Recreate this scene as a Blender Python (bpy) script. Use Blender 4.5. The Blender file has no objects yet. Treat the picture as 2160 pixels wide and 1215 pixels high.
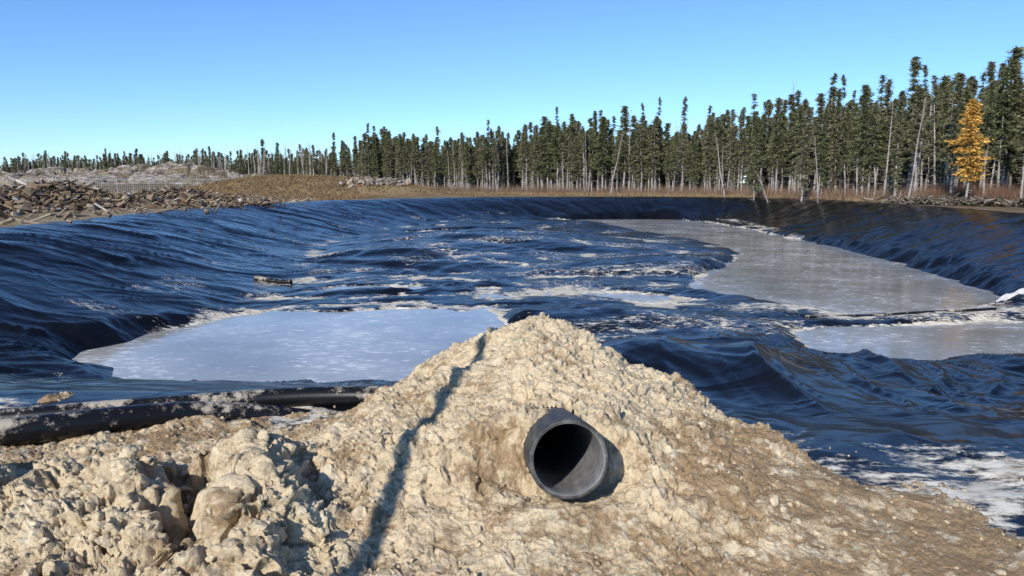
import bpy, math, random
import numpy as np
from mathutils import Vector, Matrix
random.seed(7); RS=np.random.RandomState(11)
sc=bpy.context.scene
sc.view_settings.view_transform='Standard'; sc.view_settings.look='None'; sc.view_settings.exposure=0
# ------------------------------------------------------------------ noise
_P=np.random.RandomState(3).permutation(256); _P=np.concatenate([_P,_P,_P])
_A=np.random.RandomState(5).rand(256)*2*np.pi; _GX=np.cos(_A); _GY=np.sin(_A)
_R=np.random.RandomState(8).rand(256); _R2=np.random.RandomState(9).rand(256); _R3=np.random.RandomState(10).rand(256)
def _h(ix,iy,s):
    return _P[_P[(ix+s*37)&255]+((iy+s*11)&255)]
def gn(x,y,s=0):
    xi=np.floor(x).astype(int); yi=np.floor(y).astype(int); xf=x-xi; yf=y-yi
    u=xf**3*(xf*(xf*6-15)+10); v=yf**3*(yf*(yf*6-15)+10)
    def g(a,b):
        h=_h(xi+a,yi+b,s); return _GX[h]*(xf-a)+_GY[h]*(yf-b)
    a=g(0,0); b=g(1,0); c=g(0,1); d=g(1,1)
    return (a+(b-a)*u+(c-a)*v+(a-b-c+d)*u*v)*1.5
def fbm(x,y,o=4,s=0,gain=.5):
    r=0;a=1;f=1
    for i in range(o):
        r=r+a*gn(x*f+i*13.1,y*f-i*7.7,s+i); a*=gain; f*=2.03
    return r
def ridge(x,y,o=3,s=0,gain=.5):
    r=0;a=1;f=1
    for i in range(o):
        r=r+a*(1-np.minimum(1,np.abs(gn(x*f+i*5.3,y*f+i*9.1,s+i))*2.2)); a*=gain; f*=2.1
    return r
def puff(x,y,s=0):
    """rounded billow with a sharp valley; returns height 0..1 and crease mask"""
    n=np.abs(gn(x,y,s))*2.2; n=np.minimum(n,1.2)
    return np.sqrt(n*n+.01)-.1, np.exp(-(n/.10)**2)
def worley(x,y,s=0):
    xi=np.floor(x).astype(int); yi=np.floor(y).astype(int)
    f1=np.full(x.shape,9.); f2=np.full(x.shape,9.); H=np.zeros(x.shape,int); DX=np.zeros(x.shape); DY=np.zeros(x.shape)
    for a in(-1,0,1):
        for b in(-1,0,1):
            h=_h(xi+a,yi+b,s); dx=xi+a+_R[h]-x; dy=yi+b+_R2[h]-y
            d=np.sqrt(dx*dx+dy*dy); m=d<f1
            f2=np.where(m,f1,np.minimum(f2,d)); H=np.where(m,h,H); DX=np.where(m,dx,DX); DY=np.where(m,dy,DY); f1=np.where(m,d,f1)
    return f1,f2,H,DX,DY
def facets(x,y,s):
    f1,f2,H,dx,dy=worley(x,y,s)
    tilt=(_GX[H]*dx+_GY[H]*dy)*(.4+.9*_R[(H*7+3)&255])
    z=_R3[H]*1.1+tilt-.55*f1*f1
    edge=np.clip((f2-f1)/.16,0,1)
    return (z*(.55+.45*edge)-.25*(1-edge)),edge
def ss(a,b,x):
    t=np.clip((x-a)/(b-a),0,1); return t*t*(3-2*t)
def chaikin(p,n=3):
    p=np.array(p,float)
    for _ in range(n):
        q=np.roll(p,-1,0); p=np.stack([p*.75+q*.25,p*.25+q*.75],1).reshape(-1,2)
    return p
def sdpoly(px,py,poly):
    n=len(poly); best=np.full(px.shape,1e9); inside=np.zeros(px.shape,bool); S=np.zeros(px.shape); acc=0
    for i in range(n):
        ax,ay=poly[i]; bx,by=poly[(i+1)%n]; ex,ey=bx-ax,by-ay; L=math.hypot(ex,ey)
        if L<1e-9: continue
        t=np.clip(((px-ax)*ex+(py-ay)*ey)/(L*L),0,1)
        d=(px-ax-t*ex)**2+(py-ay-t*ey)**2; m=d<best
        S=np.where(m,acc+t*L,S); best=np.where(m,d,best); acc+=L
        c=((ay>py)!=(by>py)); 
        if abs(ey)>1e-9: inside^= c&(px<ex*(py-ay)/ey+ax)
    return np.where(inside,1,-1)*np.sqrt(best),S
# ------------------------------------------------------------------ mesh helper
class MB:
    def __init__(s): s.V=[];s.F=[];s.n=0;s.C=[];s.M=[]
    def add(s,V,F,col=None,mat=0):
        V=np.asarray(V,float);F=np.asarray(F,int)
        s.V.append(V); s.F.append(F+s.n); s.M.append(np.full(len(F),mat)); s.n+=len(V)
        c=np.ones((len(V),4)); 
        if col is not None: c[:,:3]=col
        s.C.append(c)
    def obj(s,name,mats,smooth=False,parent=None,link=True):
        me=mk_mesh(name,np.concatenate(s.V),s.F,mats,smooth,np.concatenate(s.M)); 
        a=me.color_attributes.new('Col','FLOAT_COLOR','POINT'); a.data.foreach_set('color',np.concatenate(s.C).ravel())
        if not link: return me
        o=bpy.data.objects.new(name,me); sc.collection.objects.link(o)
        if parent: o.parent=parent
        return o
def mk_mesh(name,V,Fl,mats,smooth=True,mi=None):
    me=bpy.data.meshes.new(name); me.vertices.add(len(V)); me.vertices.foreach_set('co',np.asarray(V,np.float32).ravel())
    loops=np.concatenate([f.ravel() for f in Fl]); tot=np.concatenate([np.full(len(f),f.shape[1]) for f in Fl])
    st=np.concatenate([[0],np.cumsum(tot)[:-1]])
    me.loops.add(len(loops)); me.loops.foreach_set('vertex_index',loops.astype(np.int32))
    me.polygons.add(len(tot)); me.polygons.foreach_set('loop_start',st.astype(np.int32))
    me.update(calc_edges=True)
    for m in mats: me.materials.append(m)
    sm=np.full(len(tot),smooth) if not hasattr(smooth,'__len__') else smooth
    me.polygons.foreach_set('use_smooth',sm)
    if mi is not None: me.polygons.foreach_set('material_index',mi.astype(np.int32))
    me.update(); return me
def gridfaces(nr,nc,keep=None):
    i=np.arange(nr*nc).reshape(nr,nc)
    f=np.stack([i[:-1,:-1],i[:-1,1:],i[1:,1:],i[1:,:-1]],-1).reshape(-1,4)
    if keep is not None: f=f[keep.ravel()[f].all(1)]
    return f
def gridobj(name,X,Y,Z,mat,keep=None,attrs={},smooth=True):
    nr,nc=X.shape; V=np.stack([X,Y,Z],-1).reshape(-1,3)
    me=mk_mesh(name,V,[gridfaces(nr,nc,keep)],[mat],smooth)
    for k,a in attrs.items():
        if a.ndim==3:
            c=np.ones((nr*nc,4)); c[:,:3]=a.reshape(-1,3); at=me.color_attributes.new(k,'FLOAT_COLOR','POINT'); at.data.foreach_set('color',c.ravel())
        else:
            at=me.attributes.new(k,'FLOAT','POINT'); at.data.foreach_set('value',a.ravel().astype(np.float32))
    o=bpy.data.objects.new(name,me); sc.collection.objects.link(o); return o
def tube(path,r,seg=12,r2=None):
    P=[Vector(p) for p in path]; n=len(P); V=[]
    up=Vector((0,0,1))
    for i,p in enumerate(P):
        d=(P[min(i+1,n-1)]-P[max(i-1,0)]).normalized()
        a=d.cross(up); 
        if a.length<1e-3: a=Vector((1,0,0))
        a.normalize(); b=a.cross(d)
        rr=r if r2 is None else r+(r2-r)*i/(n-1)
        if hasattr(r,'__len__'): rr=r[i]
        for k in range(seg):
            t=2*math.pi*k/seg; V.append(p+a*math.cos(t)*rr+b*math.sin(t)*rr)
    F=[]
    for i in range(n-1):
        for k in range(seg):
            k2=(k+1)%seg; F.append((i*seg+k,i*seg+k2,(i+1)*seg+k2,(i+1)*seg+k))
    return np.array([tuple(v) for v in V]),np.array(F)
def box(c,s,rz=0):
    x,y,z=[q/2 for q in s]; V=np.array([(-x,-y,-z),(x,-y,-z),(x,y,-z),(-x,y,-z),(-x,-y,z),(x,-y,z),(x,y,z),(-x,y,z)])
    cr,sr=math.cos(rz),math.sin(rz); W=V.copy(); W[:,0]=V[:,0]*cr-V[:,1]*sr; W[:,1]=V[:,0]*sr+V[:,1]*cr
    return W+np.array(c),np.array([(0,3,2,1),(4,5,6,7),(0,1,5,4),(1,2,6,5),(2,3,7,6),(3,0,4,7)])
# ------------------------------------------------------------------ materials
class NT:
    def __init__(s,name):
        s.m=bpy.data.materials.new(name); s.m.use_nodes=True; s.t=s.m.node_tree; s.t.nodes.clear()
        s.out=s.n('ShaderNodeOutputMaterial'); s.b=s.n('ShaderNodeBsdfPrincipled'); s.l(s.b.outputs[0],s.out.inputs[0])
    def n(s,t,**k):
        q=s.t.nodes.new(t)
        for a,v in k.items(): setattr(q,a,v)
        return q
    def l(s,a,b): s.t.links.new(a,b)
    def co(s): 
        if not hasattr(s,'_co'): s._co=s.n('ShaderNodeTexCoord').outputs['Object']
        return s._co
    def mapp(s,scale,rot=(0,0,0)):
        m=s.n('ShaderNodeMapping'); s.l(s.co(),m.inputs[0]); m.inputs['Scale'].default_value=scale; m.inputs['Rotation'].default_value=rot; return m.outputs[0]
    def noise(s,sc_,det=6,rough=.6,vec=None,dist=0):
        q=s.n('ShaderNodeTexNoise'); q.inputs['Scale'].default_value=sc_; q.inputs['Detail'].default_value=det; q.inputs['Roughness'].default_value=rough; q.inputs['Distortion'].default_value=dist
        s.l(vec if vec is not None else s.co(),q.inputs['Vector']); return q.outputs['Fac']
    def warp(s,vec,sc_,amt):
        q=s.n('ShaderNodeTexNoise'); q.inputs['Scale'].default_value=sc_; q.inputs['Detail'].default_value=2; s.l(vec,q.inputs['Vector'])
        a=s.n('ShaderNodeVectorMath',operation='SCALE'); a.inputs['Scale'].default_value=amt; s.l(q.outputs['Color'],a.inputs[0])
        b=s.n('ShaderNodeVectorMath',operation='ADD'); s.l(a.outputs[0],b.inputs[0]); s.l(vec,b.inputs[1]); return b.outputs[0]
    def vor(s,sc_,feat='DISTANCE_TO_EDGE',vec=None):
        q=s.n('ShaderNodeTexVoronoi'); q.feature=feat; q.inputs['Scale'].default_value=sc_; s.l(vec if vec is not None else s.co(),q.inputs['Vector']); return q.outputs['Distance']
    def ramp(s,f,pts):
        r=s.n('ShaderNodeValToRGB'); s.l(f,r.inputs[0]); e=r.color_ramp.elements
        while len(e)<len(pts): e.new(.5)
        for i,(p,c) in enumerate(pts):
            e[i].position=p; e[i].color=(c,c,c,1) if not hasattr(c,'__len__') else (*c,1)
        return r.outputs[0]
    def mix(s,f,a,b,mode='MIX'):
        q=s.n('ShaderNodeMix',data_type='RGBA',blend_type=mode)
        for v,i in((f,0),(a,6),(b,7)):
            if isinstance(v,bpy.types.NodeSocket): s.l(v,q.inputs[i])
            elif i==0: q.inputs[0].default_value=v
            else: q.inputs[i].default_value=(*v,1)
        return q.outputs[2]
    def math(s,op,a,b=0,c=None,clamp=False):
        q=s.n('ShaderNodeMath',operation=op); q.use_clamp=clamp
        for v,i in((a,0),(b,1),(c,2)):
            if v is None: continue
            if isinstance(v,bpy.types.NodeSocket): s.l(v,q.inputs[i])
            else: q.inputs[i].default_value=v
        return q.outputs[0]
    def attr(s,name,fac=True):
        q=s.n('ShaderNodeAttribute',attribute_name=name); return q.outputs['Fac' if fac else 'Color']
    def bump(s,h,st,dist,prev=None):
        q=s.n('ShaderNodeBump'); q.inputs['Strength'].default_value=st; q.inputs['Distance'].default_value=dist; s.l(h,q.inputs['Height'])
        if prev is not None: s.l(prev,q.inputs['Normal'])
        return q.outputs[0]
    def set(s,col=None,rough=None,spec=None,nor=None,**k):
        for v,nm in((col,'Base Color'),(rough,'Roughness'),(spec,'Specular IOR Level'),(nor,'Normal')):
            if v is None: continue
            if isinstance(v,bpy.types.NodeSocket): s.l(v,s.b.inputs[nm])
            elif nm=='Base Color': s.b.inputs[nm].default_value=(*v,1)
            else: s.b.inputs[nm].default_value=v
        return s.m
# clay
c=NT('clay'); n1=c.noise(2.2,5,.65); n2=c.noise(13,7,.72); dry=c.attr('dry')
f=c.math('ADD',c.math('MULTIPLY',n1,1.0),c.math('MULTIPLY',n2,1.1)); f=c.math('ADD',f,dry)
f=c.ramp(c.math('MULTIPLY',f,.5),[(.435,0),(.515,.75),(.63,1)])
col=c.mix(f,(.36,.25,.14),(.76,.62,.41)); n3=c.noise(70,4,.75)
col=c.mix(c.ramp(n3,[(.37,.38),(.49,0)]),col,(.37,.27,.165)); col=c.mix(c.ramp(c.noise(5.5,7,.75),[(.56,0),(.62,.65)]),col,(.84,.73,.53))
b=c.bump(c.noise(24,6,.75),.75,.03); b=c.bump(c.vor(38,'F1',c.warp(c.co(),20,.03)),.45,.012,b); b=c.bump(c.noise(130,4,.75),.7,.006,b)
M_clay=c.set(col,.95,.1,b)
# liner
c=NT('pond_liner'); S=c.attr('silt')
n1=c.noise(1,7,.74,c.mapp((5,10,5))); n2=c.noise(1,4,.6,c.mapp((.9,1.8,1),(0,0,.3))); n3=c.noise(30,3,.6)
v=c.math('ADD',S,c.math('ADD',c.math('MULTIPLY',n1,1.3),c.math('MULTIPLY',n2,.5)))
v=c.math('ADD',v,c.math('MULTIPLY',n3,.25)); mask=c.math('MULTIPLY',c.math('SUBTRACT',v,1.45),5.5,clamp=True)
haze=c.ramp(c.noise(.6,4,.6),[(.35,0),(.7,1)])
siltc=c.mix(c.ramp(n1,[(.4,0),(.6,1)]),(.36,.30,.21),(.78,.73,.61))
base=c.mix(c.math('MULTIPLY',haze,.6),(.003,.0035,.005),(.012,.013,.018))
col=c.mix(mask,base,siltc)
rg=c.math('ADD',c.math('MULTIPLY',haze,.12),.14); rg=c.math('MAXIMUM',rg,c.math('MULTIPLY',mask,.9))
wv=c.warp(c.mapp((.55,1.0,.8),(0,0,.35)),.5,1.6)
cr=c.ramp(c.vor(.8,'DISTANCE_TO_EDGE',wv),[(0,1),(.10,.25),(.4,0)]); cr2=c.ramp(c.vor(2.3,'DISTANCE_TO_EDGE',wv),[(0,1),(.12,.2),(.4,0)])
b=c.bump(c.noise(1,3,.5,c.mapp((.5,.9,.8),(0,0,.4)),.8),.12,.14); b=c.bump(cr,.30,.045,b); b=c.bump(cr2,.20,.018,b); b=c.bump(c.noise(5,2,.5),.06,.02,b)
M_liner=c.set(col,rg,.16,b)
# water
c=NT('water'); n1=c.noise(.35,5,.6); n2=c.noise(1,7,.7,c.mapp((3,6,1),(0,0,.2)))
col=c.mix(c.ramp(n1,[(.35,0),(.65,1)]),(.28,.27,.235),(.45,.43,.385))
wf=c.ramp(c.math('ADD',n2,c.math('MULTIPLY',n1,.35)),[(.72,0),(.83,.8)])
col=c.mix(wf,col,(.78,.78,.76))
rg=c.math('MAXIMUM',c.math('ADD',c.math('MULTIPLY',c.noise(.8,4,.6),.22),.03),c.math('MULTIPLY',wf,.5))
b=c.bump(c.noise(1,4,.6,c.mapp((1.5,4,1))),.12,.02)
M_water=c.set(col,rg,.5,b)
# ground
c=NT('ground'); A=c.attr('Col',False); n1=c.noise(.5,7,.7); n2=c.noise(6,6,.7)
col=c.mix(c.ramp(n1,[(.35,0),(.65,1)]),A,c.mix(1.0,A,(.62,.56,.5),'MULTIPLY')); col=c.mix(c.ramp(n2,[(.55,0),(.7,.6)]),col,c.mix(1.0,A,(1.6,1.5,1.35),'MULTIPLY'))
M_ground=c.set(col,.95,.1,c.bump(n2,.8,.12))
def vcol(name,rough=.85,noise_s=6,bd=.03,spec=.2,var=.5):
    c=NT(name); A=c.attr('Col',False); n=c.noise(noise_s,4,.7)
    col=c.mix(c.ramp(n,[(.3,0),(.7,var)]),A,c.mix(1.0,A,(.5,.48,.45),'MULTIPLY')); return c.set(col,rough,spec,c.bump(n,.7,bd))
M_debris=vcol('debris',.9,5,.05); M_twig=vcol('dry_vegetation',.9,3,.01,.1)
c=NT('outcrop_rock'); n=c.noise(.25,7,.75); n2=c.noise(1,6,.75,c.mapp((.5,.5,2.5))); n3=c.noise(1.1,6,.8)
col=c.ramp(n,[(.36,(.15,.12,.07)),(.46,(.28,.23,.17)),(.53,(.52,.46,.40)),(.64,(.60,.54,.48)),(.72,(.58,.42,.32))]); col=c.mix(c.ramp(n2,[(.42,.9),(.54,0)]),col,(.10,.08,.06)); col=c.mix(c.ramp(n3,[(.49,0),(.56,.85)]),col,(.21,.165,.09))
M_rock=c.set(col,.9,.2,c.bump(n2,1,.6))
c=NT('black_hdpe'); n=c.noise(1.6,6,.65); n2=c.noise(14,7,.8); gz_=c.n('ShaderNodeNewGeometry'); sp=c.n('ShaderNodeSeparateXYZ'); c.l(gz_.outputs['Normal'],sp.inputs[0])
dust=c.ramp(c.math('ADD',c.math('MULTIPLY',sp.outputs[2],.06),c.math('ADD',c.math('MULTIPLY',n,.55),c.math('MULTIPLY',n2,.45))),[(.535,0),(.60,.8)])
col=c.mix(dust,(.008,.008,.009),(.52,.45,.35)); M_hdpe=c.set(col,c.math('ADD',c.math('MULTIPLY',dust,.5),.33),.3,c.bump(n2,.3,.004))
def pm(name,lo,hi):
    c=NT(name); n=c.noise(1,6,.7,c.mapp((30,3,30))); n2=c.noise(14,6,.7); n4=c.noise(1,4,.6,c.mapp((2,60,2)))
    dust=c.ramp(c.math('ADD',c.math('MULTIPLY',n,.4),c.math('ADD',c.math('MULTIPLY',n2,.4),c.math('MULTIPLY',n4,.2))),[(.44,.04),(.64,.6)])
    return c.set(c.mix(dust,lo,hi),.6,.3,c.bump(n,.35,.004))
M_pipe=pm('pipe_outer',(.022,.022,.024),(.22,.21,.18)); M_pipein=pm('pipe_inner',(.13,.13,.13),(.38,.37,.35))
c=NT('bark'); n=c.noise(7,4,.7); M_bark=c.set(c.ramp(n,[(.3,(.22,.19,.165)),(.7,(.50,.46,.42))]),.95,.1)
def fol(name,a,b_,d):
    c=NT(name); r=c.n('ShaderNodeObjectInfo').outputs['Random']; n=c.noise(1.6,3,.6)
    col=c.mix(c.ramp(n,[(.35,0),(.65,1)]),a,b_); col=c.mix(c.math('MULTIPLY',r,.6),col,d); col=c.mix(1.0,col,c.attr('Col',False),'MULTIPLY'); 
    return c.set(col,.85,.15)
M_spruce=fol('spruce_needles',(.085,.098,.042),(.145,.155,.072),(.20,.175,.115))
M_larch=fol('larch_needles',(.50,.26,.055),(.62,.37,.09),(.55,.31,.08))
c=NT('galvanised'); M_metal=c.set((.42,.43,.44),.5,.5)
c=NT('white_paint'); M_white=c.set((.8,.8,.8),.6,.4)
c=NT('feathers'); M_bird=c.set((.02,.02,.02),.8,.2)
c=NT('pole_wood'); M_pole=c.set(c.ramp(c.noise(8,5,.6),[(.3,(.2,.15,.1)),(.7,(.35,.28,.2))]),.9,.2)
c=NT('geotextile'); M_geo=c.set(c.mix(c.noise(4,6,.6),(.45,.43,.38),(.75,.73,.70)),.8,.2)
# ------------------------------------------------------------------ terrain functions
RIM=chaikin([(-15,6.2),(-8,5.7),(-4,5.6),(-1,5.5),(1.3,4.9),(3.2,4.4),(9,4.4),(15,7),(21,13),(24.5,24),(26.3,37),(28,48),(30,62),(30,76),(25,84),(12,86),(0,85),(-9,79),(-16,69),(-20,56),(-19.5,42),(-18,30),(-17.3,22),(-17,13)],3)
PATCH=[chaikin(p,2) for p in (
 [(-10.2,15.8),(-9.5,18.2),(-8.3,21.3),(-5.4,22.2),(-1.7,22.4),(-.2,21.3),(.2,18),(-1,13.0),(-3.6,12.6),(-6.2,12.8),(-8.0,15.0)],
 [(7,28.4),(9.2,33),(11.8,38.3),(13.3,43.7),(11.6,53.6),(8,68),(2.5,77),(10,80),(18.9,79.5),(20,66),(19.8,53.6),(19.7,44),(19.2,38.3),(18.1,30.6),(16.6,23.9),(13,22.2),(10.3,21.9),(9.4,23.9),(7.4,25.6)],
 [(7.3,19.2),(9.7,19.8),(13.9,20.3),(17,20),(16,16),(11.4,15.4),(7.9,15.6),(7.2,17)],
 [(-7,27.3),(-4,27.8),(-1,27.3),(-2,26.8),(-5,26.7)],
 [(2,25.4),(4,25.9),(5.5,25.3),(4,24.9)],
 [(-4,57),(-9,58),(-8,60),(-3,61),(2,60),(2,58)])]
WL=-2.3
def liner_base(x,y):
    d,s=sdpoly(x,y,RIM)
    wn=np.where(x<0,7.4,7.4+3.0*ss(0,3,x))
    w=wn*(1-ss(10,18,y))+ (8.8-1.6*ss(60,80,y))*ss(10,18,y)
    t=np.clip(d/w,0,1); S=.45*t+.55*t*t*(3-2*t)
    return -2.13*S,d,s,w
def liner(x,y):
    z,d,s,w=liner_base(x,y)
    t=d/w
    sl=ss(-.02,.15,t)*(1-ss(.8,1.25,t)); fl=ss(.75,1.15,t)
    near=1-ss(8,16,y); nr=near*ss(.3,1.5,x)
    q=s+.55*d+ 1.3*fbm(x*.22,y*.22,3,40)
    p1,k1=puff(q*.34,d*.09+3,1); r2=ridge(q*1.1,d*.10,1,5); r3_=ridge(q*2.3+.5*d,d*.2,1,6)
    amp=.25+.75*ss(-.2,.3,fbm(x*.12,y*.12,2,44)); amp2=.25+.75*ss(-.15,.3,fbm(x*.25+7,y*.25,2,46))
    wr=sl*(1-nr)*((p1-.4)*.14*amp+(r2**2-.4)*.065*amp2+(r3_**2-.4)*.026*amp2)+.03*ss(-1.5,-.2,d)*fbm(q*1.4,d*.5,3,61)
    wx=x+1.6*fbm(x*.15,y*.15,3,50); wy=y+1.5*fbm(x*.2,y*.2,3,52)
    a1,c1=puff(wx*.11+.06*wy,wy*.24,21); a2,c2=puff(wx*.32-.22*wy,wy*.60,23); a3,c3=puff(wx*.7+.5*wy,wy*1.1,25)
    am=.25+.75*ss(-.2,.3,fbm(x*.13,y*.2,2,56))
    flr=(a1-.45)*.13+((a2-.4)*.044+(a3-.4)*.020)*am+fbm(wx*.5,wy*1.1,2,26)*.016
    crease=np.maximum(np.maximum(c1,c2*.8),c3*.5)
    hump=.85*np.exp(-(((x+.5)/9)**2+((y-45)/6.5)**2))+.35*np.exp(-(((x+5)/4)**2+((y-37)/3)**2))+.3*np.exp(-(((x-7)/4)**2+((y-33)/3)**2))
    hump+=.45*np.exp(-(((x-1)/10)**2+((y-67)/4)**2))+.25*np.exp(-(((x-3)/3)**2+((y-20)/1.6)**2))
    ax,ay,bx,by=.6,6.,5.2,14.5; L2=(bx-ax)**2+(by-ay)**2; tt=np.clip(((x-ax)*(bx-ax)+(y-ay)*(by-ay))/L2,0,1)
    ds=np.sqrt((x-ax-tt*(bx-ax))**2+(y-ay-tt*(by-ay))**2)
    spur=(.62*(1-.4*tt))*np.exp(-(ds/1.7)**2)*ss(0,.2,tt)
    # folds fan out from the mound toward the floor
    ang=np.arctan2(x-.2,y+1.0); rad=np.hypot(x-.2,y+1.0)
    fa=ang*4.6+.45*fbm(x*.16,y*.16,2,77)
    g1=ridge(fa*1.0,rad*.06,1,71); g2=ridge(fa*2.6+3,rad*.07,1,73); g3=ridge(fa*6.2,rad*.10,1,75)
    fm=ss(-.25,.25,fbm(x*.25,y*.25,2,79)); fm2=ss(-.1,.3,fbm(x*.3+5,y*.3,2,83))
    fold=((g1**2-.4)*.13+(g2**3-.25)*.065*(.2+.8*fm)+(g3**4-.15)*.035*(.3+.7*fm2))*(1-ss(12,17,y))*ss(.5,2,x)*ss(0.1,2.0,d)
    hollow=-.40*np.exp(-(((x-5.3)/1.8)**2+((y-8.5)/2)**2))+.34*np.exp(-(((x-7)/3.2)**2+((y-12.3)/1.7)**2))
    z=z+wr+fl*flr+hump*fl+spur+fold+hollow*ss(0,2,d)
    m=0
    nz=.55*fbm(x*.5,y*.5,4,33)
    for i,p in enumerate(PATCH):
        pd,_=sdpoly(x,y,p); m=np.maximum(m,ss(-.9,.5,pd+nz*(.7 if i<3 else 1.6))*(1 if i<3 else .6))
    z=z*(1-m)+m*np.minimum(z,-2.42+.03*fl*fbm(x,y,3,9))
    low=fl*(1-ss(4,7,np.abs(y-27)))*.10
    z=z-low
    foam=np.exp(-((z-WL-.015)/.035)**2)*fl
    silt=.12*fl-.05*sl*ss(.1,.3,t)+fl*crease*.30*ss(-.4,.2,fbm(x*.5,y*.5,2,87))
    silt+=fl*.28*ss(-.2,.35,fbm(x*.18,y*.4,3,90))*(1-ss(40,70,y)*.3)
    silt+=foam*(.32+.30*ss(-.1,.4,fbm(x*.4,y*.4,2,93)))
    silt+=.36*np.exp(-((t-.98)/.10)**2)*ss(-.3,.3,fbm(x*.3,y*.3,2,95))
    silt+=np.where(x<0,1,.15)*.46*sl*np.exp(-((t-.72)/.2)**2)*ss(.05,.32,fbm(s*.5,d*.2,2,97))
    rimn=(1-ss(-.9,.5,d+.6*fbm(x*.8,y*.8,3,98)))
    silt+=np.where(y<12,.52+.15*fbm(x*1.5,y*2.5,3,88),.08)*rimn
    silt+=.22*near*ss(3,1,np.abs(d-1.5))*ss(0,.4,fbm(x*.7,y*.7,3,99))
    silt+=.9*np.exp(-(((x-11.8)/3)**2+((y-22.2)/1.0)**2))*ss(-.4,.1,fbm(x,y,3,17))
    return z,d,silt
HILLS=[(-30,104,15,7,2.6),(-16,98,7,5,1.2),(-70,150,50,14,1.5)]
def ground_h(x,y):
    d,_=sdpoly(x,y,RIM)
    z=-.07+.06*fbm(x*.15,y*.15,3,60)*ss(3,10,-d)
    for hx,hy,a,b_,h in HILLS: z=z+h*np.exp(-(((x-hx)/a)**2+((y-hy)/b_)**2)**1.4)
    z=z+1.5*ss(120,260,y)*ss(20,-40,x)
    z=z+.5*np.exp(-(((x+27)/5)**2+((y-44)/14)**2))
    z=z-ss(-.9,.2,d)*.25-ss(0,2,d)*3
    return z,d
# ------------------------------------------------------------------ ground
ys=np.concatenate([np.linspace(-40,3,30),np.geomspace(3.1,3500,420)]); u=np.linspace(-1,1,420)
Y,U=np.meshgrid(ys,u,indexing='ij'); X=U*np.maximum(32,14+1.15*Y)
Z,D=ground_h(X,Y)
tan=np.array((.40,.32,.20)); brown=np.array((.20,.15,.09)); gold=np.array((.31,.225,.12)); olive=np.array((.13,.105,.055))
def lerp(a,b,t): return a*(1-t[...,None])+b*t[...,None]
C=lerp(tan,brown,ss(1.5,6,-D+2*fbm(X*.3,Y*.3,3,62)))
C=lerp(C,gold,ss(.1,.7,ss(75,92,Y)*(1-ss(118,135,Y))*(.7+.8*fbm(X*.1,Y*.2,3,63))))
C=lerp(C,olive,ss(125,150,Y)); C=lerp(C,brown,ss(20,33,X)*ss(20,40,Y)*.6)
gridobj('ground',X,Y,Z,M_ground,None,{'Col':C})
# ------------------------------------------------------------------ liner
ys=np.geomspace(3.0,91,640); u=np.linspace(-1,1,760); Y,U=np.meshgrid(ys,u,indexing='ij'); X=U*np.minimum(34,6+.86*Y)+U*2
Z,D,SI=liner(X,Y)
lim=np.where(Y<10,-1.9,-.75)+.2*fbm(X*.6,Y*.6,3,64)
gridobj('pond_liner',X,Y,Z,M_liner,D>lim,{'silt':SI})
# ------------------------------------------------------------------ water
ys=np.linspace(9,86,40); u=np.linspace(-24,30,30); Y,X=np.meshgrid(ys,u,indexing='ij'); d,_=sdpoly(X,Y,RIM)
gridobj('water',X,Y,X*0+WL,M_water,d>1.5)
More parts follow.
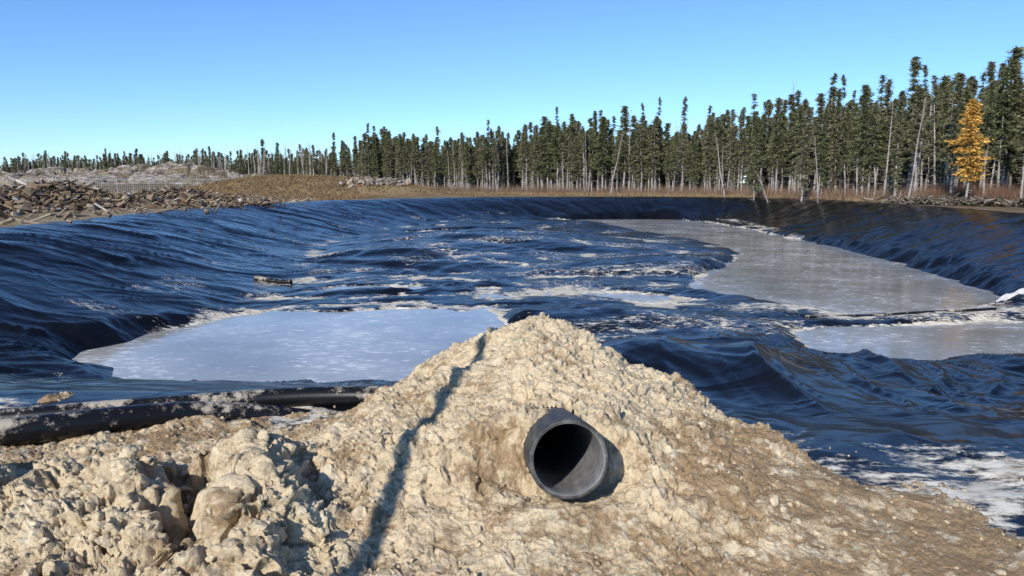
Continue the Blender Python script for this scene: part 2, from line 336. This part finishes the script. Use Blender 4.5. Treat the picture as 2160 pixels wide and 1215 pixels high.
# ------------------------------------------------------------------ clay berm + mound
PM=Vector((.25,3.10,.40)); PA=Vector((-.072,.975,-.205)).normalized(); PR=.176
def clay(x,y):
    zb,d,s,w=liner_base(x,y)
    lf=ss(-.3,-.9,x)
    off=ss(-1.35+.55*lf,-.55+.45*lf,d+.55*fbm(x*1.1,y*1.8,3,110))
    z=zb+.03+.03*lf-.15*off-1.0*ss(.2,2,d)*ss(1.6,2.4,np.abs(x))
    xw=x+.13*fbm(x*1.5,y*1.5,3,111); yw=y+.10*fbm(x*1.5+9,y*1.5,3,112)
    P=np.interp(yw,[2.2,2.8,3.15,3.45,3.8,4.3,5.0,5.5,6.2,7.2],[0,.10,.22,.40,.48,.54,.61,.57,.36,.0])
    W=np.interp(yw,[2,3.3,4.2,5,6.5],[2.1,2.05,1.75,1.30,1.0]); xc=.17
    r=np.abs(xw-xc)/(W*np.where(xw<xc,.98,1.0)); sh=np.clip(1-r**1.45,0,1); sh=sh*sh*.35+sh*.65
    m=P*sh
    lp=.28*np.exp(-np.clip(np.abs((yw-3.25)/np.where(yw>3.25,.36,.85)),0,9)**2.2)*ss(-.80,-1.10,xw)*(.8+.45*fbm(x*1.2,y*.6,2,113))
    z=z+m+lp+.16*off*np.minimum(1,m*6)
    left=ss(-.5,-1.0,x)*ss(3.75,3.4,y)
    rough=np.clip(.40+ss(.05,.3,m)*.28+left*.45-.32*ss(.8,1.4,x)*ss(4.2,3.4,y),.08,1.0)
    rough=rough*(1-.5*off*(m<.02))
    x1=x+.045*fbm(x*7,y*7,4,120); y1=y+.045*fbm(x*7+5,y*7,4,121)
    F1,e1=facets(x1*5.5,y1*5.5,1); F2,e2=facets(x1*12,y1*12,2); F3,e3=facets(x1*25+.3*F2,y1*25,3); F4,e4=facets(x1*52+.2*F3,y1*52,4)
    patch=ss(-.25,.25,fbm(x*2.2,y*2.2,3,122)); p2=ss(-.3,.2,fbm(x*5,y*5,3,125))
    bil=(np.abs(gn(x*3.0,y*3.0,126))*.09)*left
    det=F1*.045*np.clip(rough-.30,0,2)*(.3+.7*patch)+F2*.040*rough*(.25+.75*patch)+F3*.021*(.25+rough)*(.25+.75*p2)+F4*.008*(.35+rough)+bil
    crev=ridge(x*1.8+.5*fbm(x*5,y*5,2,127),y*1.8,1,128); det=det-.13*ss(.82,1.0,crev)*left-.05*ss(.85,1.0,crev)*rough*.5
    # deep torn gap in the dumped clay
    ax,ay,bx,by=-1.60,3.42,-1.22,2.72; L2=(bx-ax)**2+(by-ay)**2; xx=x+.12*fbm(x*5,y*5,4,155); yy=y+.10*fbm(x*5,y*5+6,4,156)
    tt=np.clip(((xx-ax)*(bx-ax)+(yy-ay)*(by-ay))/L2,0,1); dg=np.hypot(xx-ax-tt*(bx-ax),yy-ay-tt*(by-ay)); z=z-.30*ss(.17,.05,dg)+.05*np.exp(-((dg-.24)/.09)**2)
    det=det+fbm(x*3,y*3,6,123,.58)*.035*(.4+rough)-.03
    s_=((x-PM.x)*PA.x+(y-PM.y)*PA.y)/(PA.x**2+PA.y**2); ax=PM.x+PA.x*s_; az=PM.z+PA.z*s_; dx=np.abs(x-ax)
    lower=ss(.42,.16,dx)*ss(-.45,-.1,s_)*ss(.34,.22,s_)
    z=z*(1-lower)+lower*np.minimum(z,az-PR-.03)
    raise_=ss(.5,.1,dx)*ss(.22,.42,s_)*ss(1.1,.7,s_)
    z=z*(1-raise_)+raise_*np.maximum(z,az+PR)
    det=det*(1-.5*lower)
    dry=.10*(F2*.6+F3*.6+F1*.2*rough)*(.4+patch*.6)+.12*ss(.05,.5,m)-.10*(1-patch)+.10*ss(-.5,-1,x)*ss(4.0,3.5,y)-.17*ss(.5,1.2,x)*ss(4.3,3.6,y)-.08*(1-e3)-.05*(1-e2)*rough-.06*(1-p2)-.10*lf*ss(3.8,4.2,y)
    return z,det,dry
ys=np.geomspace(1.5,7.6,780); u=np.linspace(-1,1,1050); Y,U=np.meshgrid(ys,u,indexing='ij'); X=U*(.9+.75*Y)
Z0,DET,DRY=clay(X,Y)
def sm_(A,k=3):
    for ax in (0,1):
        for _ in range(k): A=(A+np.roll(A,1,ax)+np.roll(A,-1,ax))/3
    return A
Zs=sm_(Z0,8); Pg=np.stack([X,Y,Zs],-1); du=np.gradient(Pg,axis=1); dv=np.gradient(Pg,axis=0); Nn=np.cross(du,dv); Nn/=np.linalg.norm(Nn,axis=-1,keepdims=True)+1e-12
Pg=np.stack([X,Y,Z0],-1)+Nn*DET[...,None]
# lumpy sideways push so clods overhang a little
Pg[...,0]+=.020*fbm(X*9,(Y+Z0)*9,3,150); Pg[...,1]+=.020*fbm(X*9+4,(Y+Z0)*9,3,151)-.12*np.clip(DET,0,.2)*ss(-.5,-1.,X)
rel=Pg-np.array(PM); sA=rel@np.array(PA); r3=np.linalg.norm(rel-sA[...,None]*np.array(PA),axis=-1); keep=~((r3<PR-.010)&(sA>-.02)&(sA<1.6))
V=Pg.reshape(-1,3); FL=[gridfaces(*X.shape,keep)]
import bmesh
tmpl=[]
for k in range(8):
    bm=bmesh.new(); bmesh.ops.create_icosphere(bm,subdivisions=2,radius=1)
    v=np.array([q.co[:] for q in bm.verts]); fc=np.array([[q.index for q in f_.verts] for f_ in bm.faces]); bm.free()
    n=fbm(v[:,0]*1.3+k*9,v[:,1]*1.3+v[:,2]*1.7,4,130+k,.7); v=v*(1+.5*n)[:,None]
    for q in range(5):
        nn=RS.normal(size=3); nn/=np.linalg.norm(nn); dd=v@nn; v=v-np.clip(dd-.55,0,None)[:,None]*nn
    v=v*np.array([1,.8+.3*RS.rand(),.6+.3*RS.rand()]); tmpl.append((v,fc))
nr,nc=X.shape; N=11000; ri=(RS.rand(N)**.8*(nr*.86)+nr*.1).astype(int).clip(0,nr-1); ci=RS.randint(0,nc,N)
PP=Pg[ri,ci]; cx,cy,cz=PP[:,0],PP[:,1],PP[:,2]; sC=sA[ri,ci]; rC=r3[ri,ci]; lz,ld,_=liner(cx,cy)
VV=[V];dr=[DRY.ravel()];nv=len(V);F3=[]
for i in range(N):
    lfp=(cx[i]<-.6 and cy[i]<3.7)
    if cy[i]>6.3 or RS.rand()>(1 if lfp else .45)*(.4 if cx[i]>1.3 else 1): continue
    if rC[i]<.24 and sC[i]<.8: continue
    if abs(cx[i]-.25)<.25 and cy[i]<3.5 and cy[i]>2.9: continue
    if ld[i]>-.1 and cz[i]<lz[i]-.02 : continue
    if cz[i]<lz[i] and RS.rand()<.8: continue
    r=.004+.013*RS.rand()**2+ (RS.rand()<.04)*.022*RS.rand()
    if lfp and RS.rand()<.07: r=.015+.03*RS.rand()
    v,fc=tmpl[RS.randint(8)]; a=RS.rand()*6.28; R=np.array(Matrix.Rotation(a,3,'Z')@Matrix.Rotation(RS.rand()*2,3,'X'))
    w_=(v@R.T)*r+np.array([cx[i],cy[i],max(cz[i],lz[i])+r*.1]); VV.append(w_); dr.append(np.full(len(v),-.02+.25*RS.rand())); F3.append(fc+nv); nv+=len(v)
V=np.concatenate(VV); F3=np.concatenate(F3); sm=np.concatenate([np.ones(len(FL[0]),bool),np.zeros(len(F3),bool)])
me=mk_mesh('clay_mound',V,[FL[0],F3],[M_clay],sm)
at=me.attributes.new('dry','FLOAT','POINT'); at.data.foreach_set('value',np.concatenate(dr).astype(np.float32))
sc.collection.objects.link(bpy.data.objects.new('clay_mound',me))
# ------------------------------------------------------------------ discharge pipe
def ringpipe(name,p0,axis,L,R,wall,mats,seg=72):
    axis=axis.normalized(); a=axis.cross(Vector((0,0,1))).normalized(); b=a.cross(axis)
    prof=[(0.,R-wall+.003),(.002,R-wall+.008),(0,R-.006),(.006,R-.0015)]
    prof+= [(t,R) for t in np.linspace(.02,L,14)]
    no=len(prof)
    inner=[(t,R-wall) for t in np.linspace(L,.004,14)]
    pr=prof+inner; V=[]
    for i,(t,r) in enumerate(pr):
        for k in range(seg):
            th=2*math.pi*k/seg; rr=r*(1+.006*math.sin(2*th+.6)); e=(t+.003*math.sin(3*th)+.002*math.sin(11*th)) if t<.01 else t
            V.append(tuple(p0+axis*e+a*math.cos(th)*rr+b*math.sin(th)*rr))
    n=len(pr); mb=MB(); FO=[];FI=[]
    for i in range(n):
        j=(i+1)%n
        for k in range(seg): (FI if i>=no else FO).append((i*seg+k,i*seg+(k+1)%seg,j*seg+(k+1)%seg,j*seg+k))
    mb.add(V,FO,None,0); mb.F.append(np.array(FI)); mb.M.append(np.full(len(FI),1))
    return mb.obj(name,mats,True)
ringpipe('drainage_pipe',PM,PA,1.7,PR,.020,[M_pipe,M_pipein])
mb=MB(); th=np.linspace(0,2*math.pi,33)[:-1]; a=PA.cross(Vector((0,0,1))).normalized(); b=a.cross(PA); e=PM+PA*1.68
V=[tuple(e)]+[tuple(e+a*math.cos(t)*.154+b*math.sin(t)*.154) for t in th]; mb.add(V,[(0,i+1,(i+1)%32+1) for i in range(32)])
shade_disk=mb.obj('pipe_shade_disk',[M_hdpe]); shade_disk.parent=bpy.data.objects['drainage_pipe']  # added dark disk standing in for the shade deep inside the pipe
# hoses
def spline(p,n=40):
    p=np.array(p,float); t=np.linspace(0,len(p)-1,n); out=[]
    for q in t:
        i=min(int(q),len(p)-2); f=q-i; P0=p[max(i-1,0)];P1=p[i];P2=p[i+1];P3=p[min(i+2,len(p)-1)]
        out.append(.5*((2*P1)+(-P0+P2)*f+(2*P0-5*P1+4*P2-P3)*f*f+(-P0+3*P1-3*P2+P3)*f**3))
    return np.array(out)
def hose(name,pts,r,n=60):
    p=spline(pts,n); z,_,_=liner(p[:,0],p[:,1]); k=max(3,n//7); zp=np.pad(z,k,'edge'); z=np.convolve(zp,np.ones(2*k+1)/(2*k+1),'valid'); p[:,2]+=z+r*.7
    V,F=tube([tuple(q) for q in p],r,24); mb=MB(); mb.add(V,F); return mb.obj(name,[M_hdpe],True)
hose('black_hose',[(-7,4.08,.0),(-5,4.36,.0),(-3.7,4.62,.0),(-2.6,4.93,.0),(-1.7,5.2,.0),(-.9,5.25,0),(-.3,5.1,0)],.074)
hose('black_hose.001',[(-6,3.15,0.05),(-4.2,3.74,0.06),(-3.3,4.12,0.06),(-2.7,4.45,0.05),(-2.2,4.80,.0),(-1.8,5.0,-.07),(-1.4,5.1,-.15)],.085)
hose('black_hose.002',[(-9.9,28.3,.0),(-9.2,28.1,.0),(-8.4,27.9,.0)],.09,20)
hose('black_hose.003',[(8.4,20.9,-.05),(10,21.0,-.05),(12,21.3,-.05),(14.5,21.9,-.03)],.06,50)
# geotextile flap
mb=MB(); g=np.linspace(0,1,12); G,H=np.meshgrid(g,g,indexing='ij'); fx=15.0+2.2*G; fy=22.6+1.1*G+.18*H
zz,_,_=liner(fx,fy); fz=zz+.06+.12*H*np.sin(G*3.1)+.04*np.sin(G*17+H*4)
mb.add(np.stack([fx,fy,fz],-1).reshape(-1,3),gridfaces(12,12)); mb.obj('geotextile_flap',[M_geo],True)
# ------------------------------------------------------------------ rubble piles
bm=bmesh.new(); bmesh.ops.create_icosphere(bm,subdivisions=1,radius=1); v0=np.array([q.co[:] for q in bm.verts]); f0=np.array([[q.index for q in f_.verts] for f_ in bm.faces]); bm.free()
def chunks(name,n,fpos,smin,smax,cols,plank=.25):
    mb=MB()
    for i in range(n):
        p=fpos(); r=smin+(smax-smin)*RS.rand()**3.5
        R=np.array(Matrix.Rotation(RS.rand()*6.28,3,'Z')@Matrix.Rotation((RS.rand()-.5)*1.8,3,'X')@Matrix.Rotation((RS.rand()-.5)*1.4,3,'Y'))
        c_=np.array(cols[RS.randint(len(cols))])*(.7+.6*RS.rand())
        if RS.rand()<plank:
            v,f_=box((0,0,0),(.5+1.2*RS.rand(),.05+.10*RS.rand(),.04+.06*RS.rand()))
        else:
            v=np.sign(v0)*np.abs(v0)**(.7)*(1+.6*(RS.rand(len(v0),1)-.5))*np.array([1,.5+.5*RS.rand(),.2+.5*RS.rand()])*r; f_=f0
        mb.add(v@R.T+np.array(p),f_,c_)
    return mb.obj(name,[M_debris])
dc=[(.19,.135,.085),(.22,.16,.10),(.14,.10,.07),(.25,.185,.12),(.20,.145,.09),(.18,.13,.08),(.10,.08,.06),(.30,.225,.145),(.16,.115,.075),(.36,.29,.21),(.50,.45,.39),(.21,.15,.095),(.23,.165,.105)]
def fp():
    t=RS.rand()**1.0; x0=-31+10.5*t; y0=33+25*t; w=(1-t)*4.4+1.5
    a=RS.normal()*.55; b_=RS.normal()*.55; hh=(1.35*(1-t)**.8+.5)*math.exp(-(a*a+b_*b_)*1.2)*(.8+.3*math.sin(t*19)+.1)
    return (x0+a*w*.9,y0+b_*w*1.1,max(0,hh*RS.rand()**.5)+.05)
chunks('rubble_pile',9000,fp,.06,.50,dc,.42)
def fp2(): 
    x=-17.5+RS.normal()*2.2; y=96+RS.rand()*4; return (x,y,float(ground_h(np.array([x]),np.array([y]))[0][0])+RS.rand()*.35)
chunks('boulder_pile',150,fp2,.2,.65,[(.36,.31,.25),(.28,.23,.18),(.2,.16,.12)],.1)
def fp3():
    t=RS.rand(); x=31+9*t+RS.normal()*.8; y=60-17*t+RS.normal()*1.5; return (x,y,.05+RS.rand()*.35)
chunks('brush_pile',700,fp3,.1,.35,[(.16,.13,.1),(.28,.24,.19),(.1,.08,.06)],.8)
def fp4():
    t=RS.rand(); x=-22+RS.normal()*2; y=20+55*t; return (x,y,.0+RS.rand()*.06)
chunks('loose_stones',350,fp4,.04,.2,[(.35,.3,.23),(.25,.2,.14)],.3)
# ------------------------------------------------------------------ rock outcrop
xs=np.linspace(-135,-42,320); ys=np.linspace(132,185,170); Y,X=np.meshgrid(ys,xs,indexing='ij')
F1,_=facets(X*.14+.3*fbm(X*.1,Y*.1,2,140),Y*.2,8); F2,_=facets(X*.5,Y*.5,9)
e=ss(0,.8,1-((X+90)/44)**2)*1.0; prof=ss(138,146,Y+5*fbm(X*.07,Y*0,3,141))*.55+.45*ss(150,165,Y)
Zr=e*prof*(3.0+1.3*fbm(X*.06,Y*.06,4,142))+e*prof*(F1*1.5+F2*.6)-.6; gz,_=ground_h(X,Y); Zr=Zr+gz*.8
gridobj('rock_outcrop',X,Y,Zr,M_rock,None,{},False)
# ------------------------------------------------------------------ fence
mb=MB(); fpts=[(-100,118),(-62,116),(-40,118),(-24,112)]; fl_=[]
for (x0,y0),(x1,y1) in zip(fpts[:-1],fpts[1:]):
    L=math.hypot(x1-x0,y1-y0); n=int(L/.3)
    for i in range(n): fl_.append((x0+(x1-x0)*i/n,y0+(y1-y0)*i/n))
fl_=np.array(fl_); fz,_=ground_h(fl_[:,0],fl_[:,1])
for i in range(len(fl_)):
    x,y=fl_[i]; z=fz[i]
    if i%8==0: v,f_=tube([(x,y,z),(x,y,z+2.5)],.05,6); mb.add(v,f_)
    else: v,f_=box((x,y,z+1.1),(.018,.018,2.1)); mb.add(v,f_)
for h in (.15,.5,.85,1.2,1.55,2.2):
    v,f_=tube([(fl_[i,0],fl_[i,1],fz[i]+h) for i in range(0,len(fl_),4)],.03 if h>1.9 else .012,4); mb.add(v,f_)
mb.obj('chain_link_fence',[M_metal])
k=int(np.argmin(np.abs(fl_[:,0]+31.5))); v,f_=box((fl_[k,0],fl_[k,1]-.1,fz[k]+1.6),(.8,.03,.6)); mb=MB(); mb.add(v,f_); mb.obj('fence_sign',[M_white])
# ------------------------------------------------------------------ trees
def spruce(name,H,cs,R,seed,needle,dens=1.,snag=False,club=True,cone=False,tw=1.):
    rs=np.random.RandomState(seed); mb=MB(); bend=(rs.rand(2)-.5)*.6
    def ax(z): t=z/H; return np.array([bend[0]*t*t+.06*math.sin(z*1.3+seed),bend[1]*t*t,z])
    v,f_=tube([tuple(ax(H*i/10)) for i in range(11)],[(.085*H/9*(1-i/10)+.012)*tw for i in range(11)],6); mb.add(v,f_,None,0)
    TV=[];TF=[]
    zz=.8
    while zz<(H*.97 if snag else H*(cs+.15)):
        for q in range(2):
            a=rs.rand()*6.28; l=(.25+.6*rs.rand())*(1-zz/H*.6); p=ax(zz); d=np.array([math.cos(a),math.sin(a),-.25+.3*rs.rand()]); e_=p+d*l
            w=np.array([-math.sin(a),math.cos(a),0])*.014*tw; n0=len(TV); TV+= [p-w+[0,0,.012],p+w,e_]; TF.append((n0,n0+1,n0+2))
            n0=len(TV); TV+= [p+[0,0,.018*tw],p-[0,0,.018*tw],e_]; TF.append((n0,n0+1,n0+2))
        zz+=.13+.13*rs.rand()
    mb.add(TV,TF,None,0)
    if not snag:
        V=[];F=[];C=[]; z=H*cs; ph=rs.rand()*6
        while z<H*1.0:
            t=(z/H-cs)/(1-cs); prof=(1-t)**.8*(.45+.55*min(1,t*3)) if not cone else (1-t)**.7*min(1,.45+t*2.5)
            prof*=1+.25*math.sin(z*2.3+ph)+.15*math.sin(z*5.1+ph*2)
            if club and t>.84: prof=max(prof,.28*(1-((t-.92)/.09)**2))
            rad=R*max(prof,.04)*(.65+.7*rs.rand()); nb=max(3,int(6*dens*(.5+.5*min(1,t*2))))
            if rs.rand()<(.20 if not cone else .12) and t<.85: z+=.10+.14*rs.rand(); continue
            lob=rs.rand()*6.28
            for q in range(nb):
                a=lob+rs.normal()*1.4 if rs.rand()<.6 else rs.rand()*6.28; L=rad*(.35+.85*rs.rand()); d=np.array([math.cos(a),math.sin(a),0]); sd=np.array([-math.sin(a),math.cos(a),0])
                nc=max(1,int(L/.17)); sh=.55+.8*rs.rand()
                for j in range(nc+1):
                    fr=(j+.3*rs.rand())/(nc+.001)*.95; p=ax(z)+d*L*fr+np.array([0,0,-.28*L*fr+ (.2*L*fr*fr)])
                    for m in range(3):
                        s=(.11+.11*rs.rand())*(1.1-.3*fr); o=rs.normal(size=3)*.05; dr_=(d*(.6+.4*rs.rand())+sd*(rs.rand()-.5)*1.6+np.array([0,0,(rs.rand()-.65)*1.1])); dr_/=np.linalg.norm(dr_)
                        w=np.cross(dr_,rs.normal(size=3)); w/=np.linalg.norm(w)+1e-6
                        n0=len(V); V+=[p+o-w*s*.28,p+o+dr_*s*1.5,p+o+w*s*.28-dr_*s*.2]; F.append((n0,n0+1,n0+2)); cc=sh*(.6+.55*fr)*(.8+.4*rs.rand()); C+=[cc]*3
            z+=.085+.05*rs.rand()
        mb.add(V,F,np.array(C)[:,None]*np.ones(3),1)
    return mb.obj(name,[M_bark,needle],False,None,False)
full=[spruce('spruce_m%d'%i,8+2.6*((i*37)%10)/10,.18+.28*((i*53)%10)/10,.80+.50*((i*29)%10)/10,100+i,M_spruce,1.15+.3*(i%2)) for i in range(12)]
dense=[spruce('spruce_d%d'%i,7.8+i*.5,.06,1.25,200+i,M_spruce,1.3) for i in range(4)]
snags=[spruce('snag_m%d'%i,6.5+i*.7,.5,.5,300+i,M_spruce,snag=True) for i in range(4)]
fsnags=[spruce('snag_f%d'%i,7.5+i*.7,.5,.5,320+i,M_spruce,snag=True,tw=1.7) for i in range(3)]
sparse=[spruce('spruce_s%d'%i,9.2+i*.8,.62,.55,400+i,M_spruce,.8) for i in range(4)]
root=bpy.data.objects.new('spruce_forest',None); sc.collection.objects.link(root)
line=np.array([(60,44),(46,55),(37,66),(30,87),(21,99),(0,113),(-15,128),(-37,150),(-92,205),(-185,245)],float)
seg=np.diff(line,axis=0); sl_=np.linalg.norm(seg,axis=1)
pts=[]
SC=[1.04,1.04,1.03,1.04,1.0,.95,.93,.90,.88]
for i,(sg,L) in enumerate(zip(seg,sl_)):
    nrm=np.array([-sg[1],sg[0]])/L; nrm=-nrm if nrm@np.array([.3,1])<0 else nrm
    far=i>=7; depth=30 if not far else 24; den=(.52 if not far else .36)
    if i==0: den=.25
    n=int(L*depth*den)
    for k in range(n):
        t=RS.rand(); dd=RS.rand()**1.35*depth; p=line[i]+sg*t+nrm*dd
        p+=np.array([math.sin(p[0]*.35)*1.2,math.sin(p[0]*.5)*1.5])
        q=RS.rand(); sca=(.76+.38*RS.rand()+.07*math.sin(p[0]*.2)+(.15 if RS.rand()<.06 else 0))*SC[i]
        if far:
            me=fsnags[RS.randint(3)] if q<.42 else (full[RS.randint(12)] if q<.80 else dense[RS.randint(4)]); sca*=1.10 if q<.42 else .95
            if q>=.85: sca*=.75
        elif dd>8 and q<.55: me=dense[RS.randint(4)]; sca*=.95
        elif q<.18: me=snags[RS.randint(4)]; sca*=1.15
        elif q<.28: me=sparse[RS.randint(4)]
        else: me=full[RS.randint(12)]
        pts.append((me,p[0],p[1],sca))
P=np.array([(q[1],q[2]) for q in pts]); PZ,_=ground_h(P[:,0],P[:,1])
for (me,x,y,s),z in zip(pts,PZ):
    o=bpy.data.objects.new('tree_part',me); o.location=(x,y,float(z)-.1); o.rotation_euler=(RS.normal()*.03,RS.normal()*.03,RS.rand()*6.28); k=s*(.8+.45*RS.rand()); o.scale=(k,k,s); o.parent=root; sc.collection.objects.link(o)
def single(name,me,x,y,s,rz=0,rx=0,ry=0):
    z=float(ground_h(np.array([x]),np.array([y]))[0][0]); o=bpy.data.objects.new(name,me); o.location=(x,y,z-.1); o.scale=(s,s,s); o.rotation_euler=(rx,ry,rz); sc.collection.objects.link(o)
larch=spruce('larch_tree',7.9,.22,1.5,501,M_larch,1.8,club=False,cone=True)
single('larch_tree',larch,34.3,56.2,1)
for (x,y,s,k) in ((34.5,64,1.05,3),(38.6,56.5,.95,5),(37.6,59.5,1.0,8),(32.6,63.5,.98,10),(28.8,74,1.0,7),(26,80,1.0,2),(35.6,60.5,1.05,1)):
    single('spruce_tree',full[k],x,y,s,x)
for (x,y,s,k,ry) in ((29,70,1.1,1,.25),(24,84,1,2,-.3),(27.5,77,.9,0,.45),(13,99,1,3,.2),(33,62,1,3,-.15),(39.5,55,1.05,2,.12)):
    single('dead_spruce_tree',snags[k],x,y,s,x,0,ry)
# ------------------------------------------------------------------ shrubs and dry grass
def blades(name,n,fpos,h0,h1,w,cols,fan=.35,group=6):
    N=n; ng=N//group
    gp=np.array([fpos() for _ in range(ng)]); gz,gd=ground_h(gp[:,0],gp[:,1]); gi=np.repeat(np.arange(ng),group); N=len(gi); V=np.zeros((N,3,3)); C=np.zeros((N,3,3))
    gh=(h0+(h1-h0)*RS.rand(ng))[gi]; b_=np.stack([gp[gi,0]+RS.normal(size=N)*gh*.22,gp[gi,1]+RS.normal(size=N)*gh*.22,gz[gi]-.03],-1)
    a=RS.rand(N)*6.28; t_=b_+np.stack([RS.normal(size=N)*fan*gh,RS.normal(size=N)*fan*gh,gh*(.6+.5*RS.rand(N))],-1)
    ww=np.stack([np.cos(a),np.sin(a),a*0],-1)*w
    V[:,0]=b_-ww; V[:,1]=b_+ww; V[:,2]=t_
    cc=np.array(cols)[RS.randint(len(cols),size=ng)][gi]*(.7+.6*RS.rand(N,1)); C[:]=cc[:,None,:]
    mb=MB(); mb.add(V.reshape(-1,3),np.arange(N*3).reshape(-1,3),C.reshape(-1,3)); return mb.obj(name,[M_twig])
def alongline(i0,i1,dmin,dmax):
    w=sl_[i0:i1]/sl_[i0:i1].sum()
    def f():
        i=i0+RS.choice(len(w),p=w); nrm=np.array([-seg[i][1],seg[i][0]])/sl_[i]; nrm=-nrm if nrm@np.array([.3,1])<0 else nrm
        p=line[i]+seg[i]*RS.rand()+nrm*(dmin+(dmax-dmin)*RS.rand()); return (p[0],p[1])
    return f
blades('willow_shrubs',34000,alongline(0,2,-5,3),.9,2.1,.014,[(.20,.10,.07),(.24,.13,.08),(.16,.10,.07),(.28,.19,.12)],.25,14)
blades('willow_shrubs',40000,alongline(2,7,-4,5),.6,1.8,.018,[(.22,.14,.09),(.28,.20,.13),(.24,.15,.11),(.18,.13,.09)],.25,12)
blades('dry_grass',30000,alongline(1,6,-9,-1),.25,.6,.03,[(.34,.25,.14),(.28,.20,.11),(.24,.17,.10)],.4,8)
def gh_(): return (-30+RS.normal()*10,99+RS.normal()*4.5)
blades('dry_grass',24000,gh_,.2,.45,.04,[(.32,.23,.12),(.22,.15,.08),(.26,.18,.10)],.4,8)
def gl(): 
    return (-50+RS.rand()*34,66+RS.rand()*30)
blades('dry_grass',26000,gl,.15,.4,.03,[(.24,.14,.08),(.18,.12,.07),(.32,.23,.12)],.4,8)
# ------------------------------------------------------------------ bird
mb=MB(); v=np.array([(-.15,0,0),(0,.09,.02),(.30,0,.02),(0,-.09,.02),(0,0,.09),(.02,.0,-.06)])*1.; f_=[(0,1,4),(1,2,4),(2,3,4),(3,0,4),(1,0,5),(2,1,5),(3,2,5),(0,3,5)]
mb.add(v,f_); mb.add([(.05,.05,.03),(-.08,.05,.03),(-.12,.45,.18),(.0,.42,.2)],[(0,1,2,3)]); mb.add([(.05,-.05,.03),(-.08,-.05,.03),(-.12,-.45,.18),(.0,-.42,.2)],[(0,3,2,1)]); mb.add([(-.12,0,.02),(-.34,.07,.0),(-.34,-.07,0)],[(0,1,2)])
o=mb.obj('bird',[M_bird]); o.location=(3.55,81.7,8.0); o.rotation_euler=(.2,.1,2.3)
# ------------------------------------------------------------------ light
el=math.radians(30); az_=math.radians(25)
S=Vector((math.sin(az_)*math.cos(el),math.cos(az_)*math.cos(el),-math.sin(el)))
# leaning pole standing behind the viewpoint; its shadow falls across the mound
B=Vector((-.17,5.2,.62))-S*6.0; A_=Vector((-.72,2.49,.12))-S*3.6; dd=(B-A_).normalized(); G_=A_-dd*(A_.z+.1)/dd.z
V,F=tube([tuple(G_),tuple((G_+B)*.5+Vector((.02,0,0))),tuple(B)],.044,12); mb=MB(); mb.add(V,F); mb.obj('wooden_pole',[M_pole],True)
sun=bpy.data.lights.new('sun','SUN'); sun.energy=5.0; sun.angle=math.radians(.5); sun.color=(1,.955,.885)
so=bpy.data.objects.new('sun',sun); so.rotation_euler=S.to_track_quat('-Z','Y').to_euler(); sc.collection.objects.link(so)
w=bpy.data.worlds.new('World'); sc.world=w; w.use_nodes=True; nt=w.node_tree; bg=nt.nodes['Background']; sky=nt.nodes.new('ShaderNodeTexSky'); sky.sky_type='NISHITA'; sky.sun_disc=False
sky.sun_elevation=el; sky.sun_rotation=math.radians(205); sky.altitude=1500; sky.air_density=1.0; sky.dust_density=0; sky.ozone_density=3.0
mx=nt.nodes.new('ShaderNodeMix'); mx.data_type='RGBA'; mx.blend_type='MULTIPLY'; mx.inputs[0].default_value=1; mx.inputs[7].default_value=(.76,1.0,1.28,1)
nt.links.new(sky.outputs[0],mx.inputs[6]); nt.links.new(mx.outputs[2],bg.inputs[0]); bg.inputs[1].default_value=.135
# ------------------------------------------------------------------ camera
cam=bpy.data.cameras.new('camera'); cam.lens=26; cam.sensor_width=36; cam.clip_end=6000; cam.clip_start=.05
co=bpy.data.objects.new('camera',cam); co.location=(0,0,1.6); co.rotation_euler=(math.radians(90-8.1),0,0); sc.collection.objects.link(co); sc.camera=co
